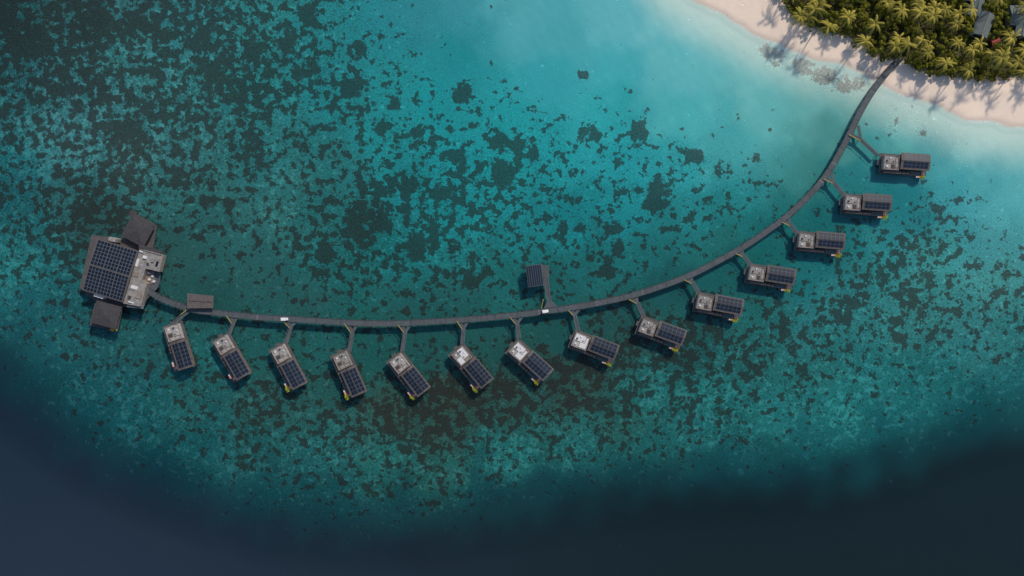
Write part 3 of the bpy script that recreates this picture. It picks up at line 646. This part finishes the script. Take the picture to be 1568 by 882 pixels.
def tree_mesh(seed,hgt=7.5,R=3.4,nl=1000):
    r=random.Random(seed); mb=MB(); vals=[]
    def limb(a,b_,r0,r1):
        d=(b_-a).normalized(); u=d.orthogonal().normalized(); v=d.cross(u); n=len(mb.v)
        for (c_,rr) in((a,r0),(b_,r1)):
            for k in range(6): q=c_+u*rr*math.cos(k*math.pi/3)+v*rr*math.sin(k*math.pi/3); mb.v.append(tuple(q))
        for k in range(6):
            j=(k+1)%6; mb.f.append((n+k,n+j,n+6+j,n+6+k)); mb.m.append(mb.mi('trunk')); vals.append(0)
    fork=Vector((r.uniform(-.3,.3),r.uniform(-.3,.3),hgt*.45)); limb(Vector((0,0,-.3)),fork,.32,.22)
    cl=[]
    for k in range(r.randint(9,13)):
        az=r.uniform(0,6.28); t=math.sqrt(r.random())*R*.82; c_=Vector((t*math.cos(az)*r.uniform(.8,1.2),t*math.sin(az),hgt*(.86-.28*(t/R)**2)+r.uniform(-.9,.8)))
        cl.append((c_,r.uniform(.7,1.5),r.uniform(0,1))); limb(fork,c_,.14,.04)
    for i in range(nl):
        c_,rr,tn=r.choice(cl); d=Vector((r.gauss(0,1),r.gauss(0,1),r.gauss(0,1))).normalized()
        if d.z<-.35: d.z*=-.5
        q=c_+Vector((d.x*rr,d.y*rr,d.z*rr*.75))*r.uniform(.7,1.08); s_=r.uniform(.2,.42)
        nrm=(d+Vector((r.gauss(0,.4),r.gauss(0,.4),r.gauss(0,.4)+.3))).normalized(); u=nrm.orthogonal().normalized(); v=nrm.cross(u); a_=r.uniform(0,6.28); u2=u*math.cos(a_)+v*math.sin(a_); v2=nrm.cross(u2)
        mb.face([q-u2*s_,q+v2*s_*.7,q+u2*s_,q-v2*s_*.7],'leaf'); vals.append(min(1,max(0,.1+.45*tn+.4*d.z+r.uniform(-.12,.12))))  # top of each clump yellower: sunlight from above put into leaf colour
    me_=mb.mesh('broadleaf_tree'); addleafattr(me_,vals); return me_
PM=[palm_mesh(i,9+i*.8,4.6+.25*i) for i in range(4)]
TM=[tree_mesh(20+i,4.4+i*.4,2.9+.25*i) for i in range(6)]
def place(name,mesh,px,py,ztop,sc):
    q=P(px,py,ztop); o=bpy.data.objects.new(name,mesh); o.location=(q.x,q.y,1.5); o.rotation_euler=(random.uniform(-.05,.05),random.uniform(-.05,.05),random.uniform(0,6.28)); o.scale=(sc,sc,sc*random.uniform(.9,1.1)); COL.objects.link(o)
placed=[]
def hit_house(x,y):
    for h in HS+[(1494,-14,9,5,0)]:
        if abs(x-h[0])<(18 if h[2]>9 else 14) and abs(y-h[1])<(24 if h[2]>9 else 16): return True
    return abs(x-1520)<10 and abs(y-66)<9
PALMS=[(1245,14),(1228,26),(1395,72),(1418,76),(1446,98),(1524,96),(1541,100),(1556,90),(1380,60),(1465,70),(1300,20),(1340,40),(1440,18),(1260,40),(1480,108),(1566,108),(1410,20),(1375,18),(1470,40),(1540,60)]
for (x,y) in PALMS:
    place('palm_tree',random.choice(PM),x,y,11,random.uniform(.85,1.1)); placed.append((x,y,8))
tries=0
while tries<9000:
    tries+=1
    x=random.uniform(1165,1680); y=random.uniform(-90,122)
    v=float(sdf(np.array([x]),np.array([y]),VEG)[0])
    if v<5: continue
    if hit_house(x,y): continue
    if abs(x-1384)<9 and y>80: continue
    rmin=12 if v>14 else 9
    if any((x-a)**2+(y-b_)**2<rmin*rmin for a,b_,_ in placed): continue
    placed.append((x,y,1))
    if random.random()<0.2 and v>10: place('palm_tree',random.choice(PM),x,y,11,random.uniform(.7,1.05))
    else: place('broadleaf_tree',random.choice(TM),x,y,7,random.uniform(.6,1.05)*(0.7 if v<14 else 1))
print('TREES',len(placed))
r=random.Random(5); mb=MB(); vals=[]
X_=rng.uniform(1165,1640,20000); Y_=rng.uniform(-70,126,20000); vv=sdf(X_,Y_,VEG)
for x,y,v in zip(X_,Y_,vv):
    if v<-1+2*math.sin(x*.3) : continue
    if hit_house(x,y) and r.random()<.9: continue
    q=P(x,y,2.2); q.z=r.uniform(1.5,3.0); s_=r.uniform(.25,.5); nrm=Vector((r.gauss(0,.6),r.gauss(0,.6),1)).normalized(); u=nrm.orthogonal().normalized(); a_=r.uniform(0,6.28); w_=nrm.cross(u); u2=u*math.cos(a_)+w_*math.sin(a_); v2=nrm.cross(u2)
    mb.face([q-u2*s_,q+v2*s_*.6,q+u2*s_,q-v2*s_*.6],'leaf'); vals.append(r.uniform(0,.5))
o=mb.obj('undergrowth'); addleafattr(o.data,vals)

# ------------------------------------------------------------ light, sky, camera
EL=math.radians(40); sdir=Vector((0.55,0.83,0)).normalized()
sv=Vector((sdir.x*math.cos(EL),sdir.y*math.cos(EL),math.sin(EL)))
ld=bpy.data.lights.new('sun','SUN'); ld.energy=3.2; ld.angle=math.radians(3.5); ld.color=(1.0,0.91,0.79)
lo=bpy.data.objects.new('sun',ld); lo.rotation_euler=sv.to_track_quat('Z','Y').to_euler(); lo.location=(100,150,150); COL.objects.link(lo)
wd=bpy.data.worlds.new('World'); scene.world=wd; wd.use_nodes=True
sk=wd.node_tree.nodes.new('ShaderNodeTexSky'); sk.sky_type='NISHITA'; sk.sun_disc=False; sk.sun_elevation=EL; sk.sun_rotation=math.atan2(sdir.x,sdir.y)
bg=wd.node_tree.nodes['Background']; bg.inputs['Strength'].default_value=0.12; wd.node_tree.links.new(sk.outputs[0],bg.inputs['Color'])
cam=bpy.data.cameras.new('camera'); cam.lens=24; cam.sensor_width=36; cam.clip_end=20000; cam.clip_start=1
co=bpy.data.objects.new('camera',cam); co.location=(0,0,H); COL.objects.link(co); scene.camera=co
scene.view_settings.view_transform='Standard'; scene.view_settings.look='None'; scene.view_settings.exposure=0
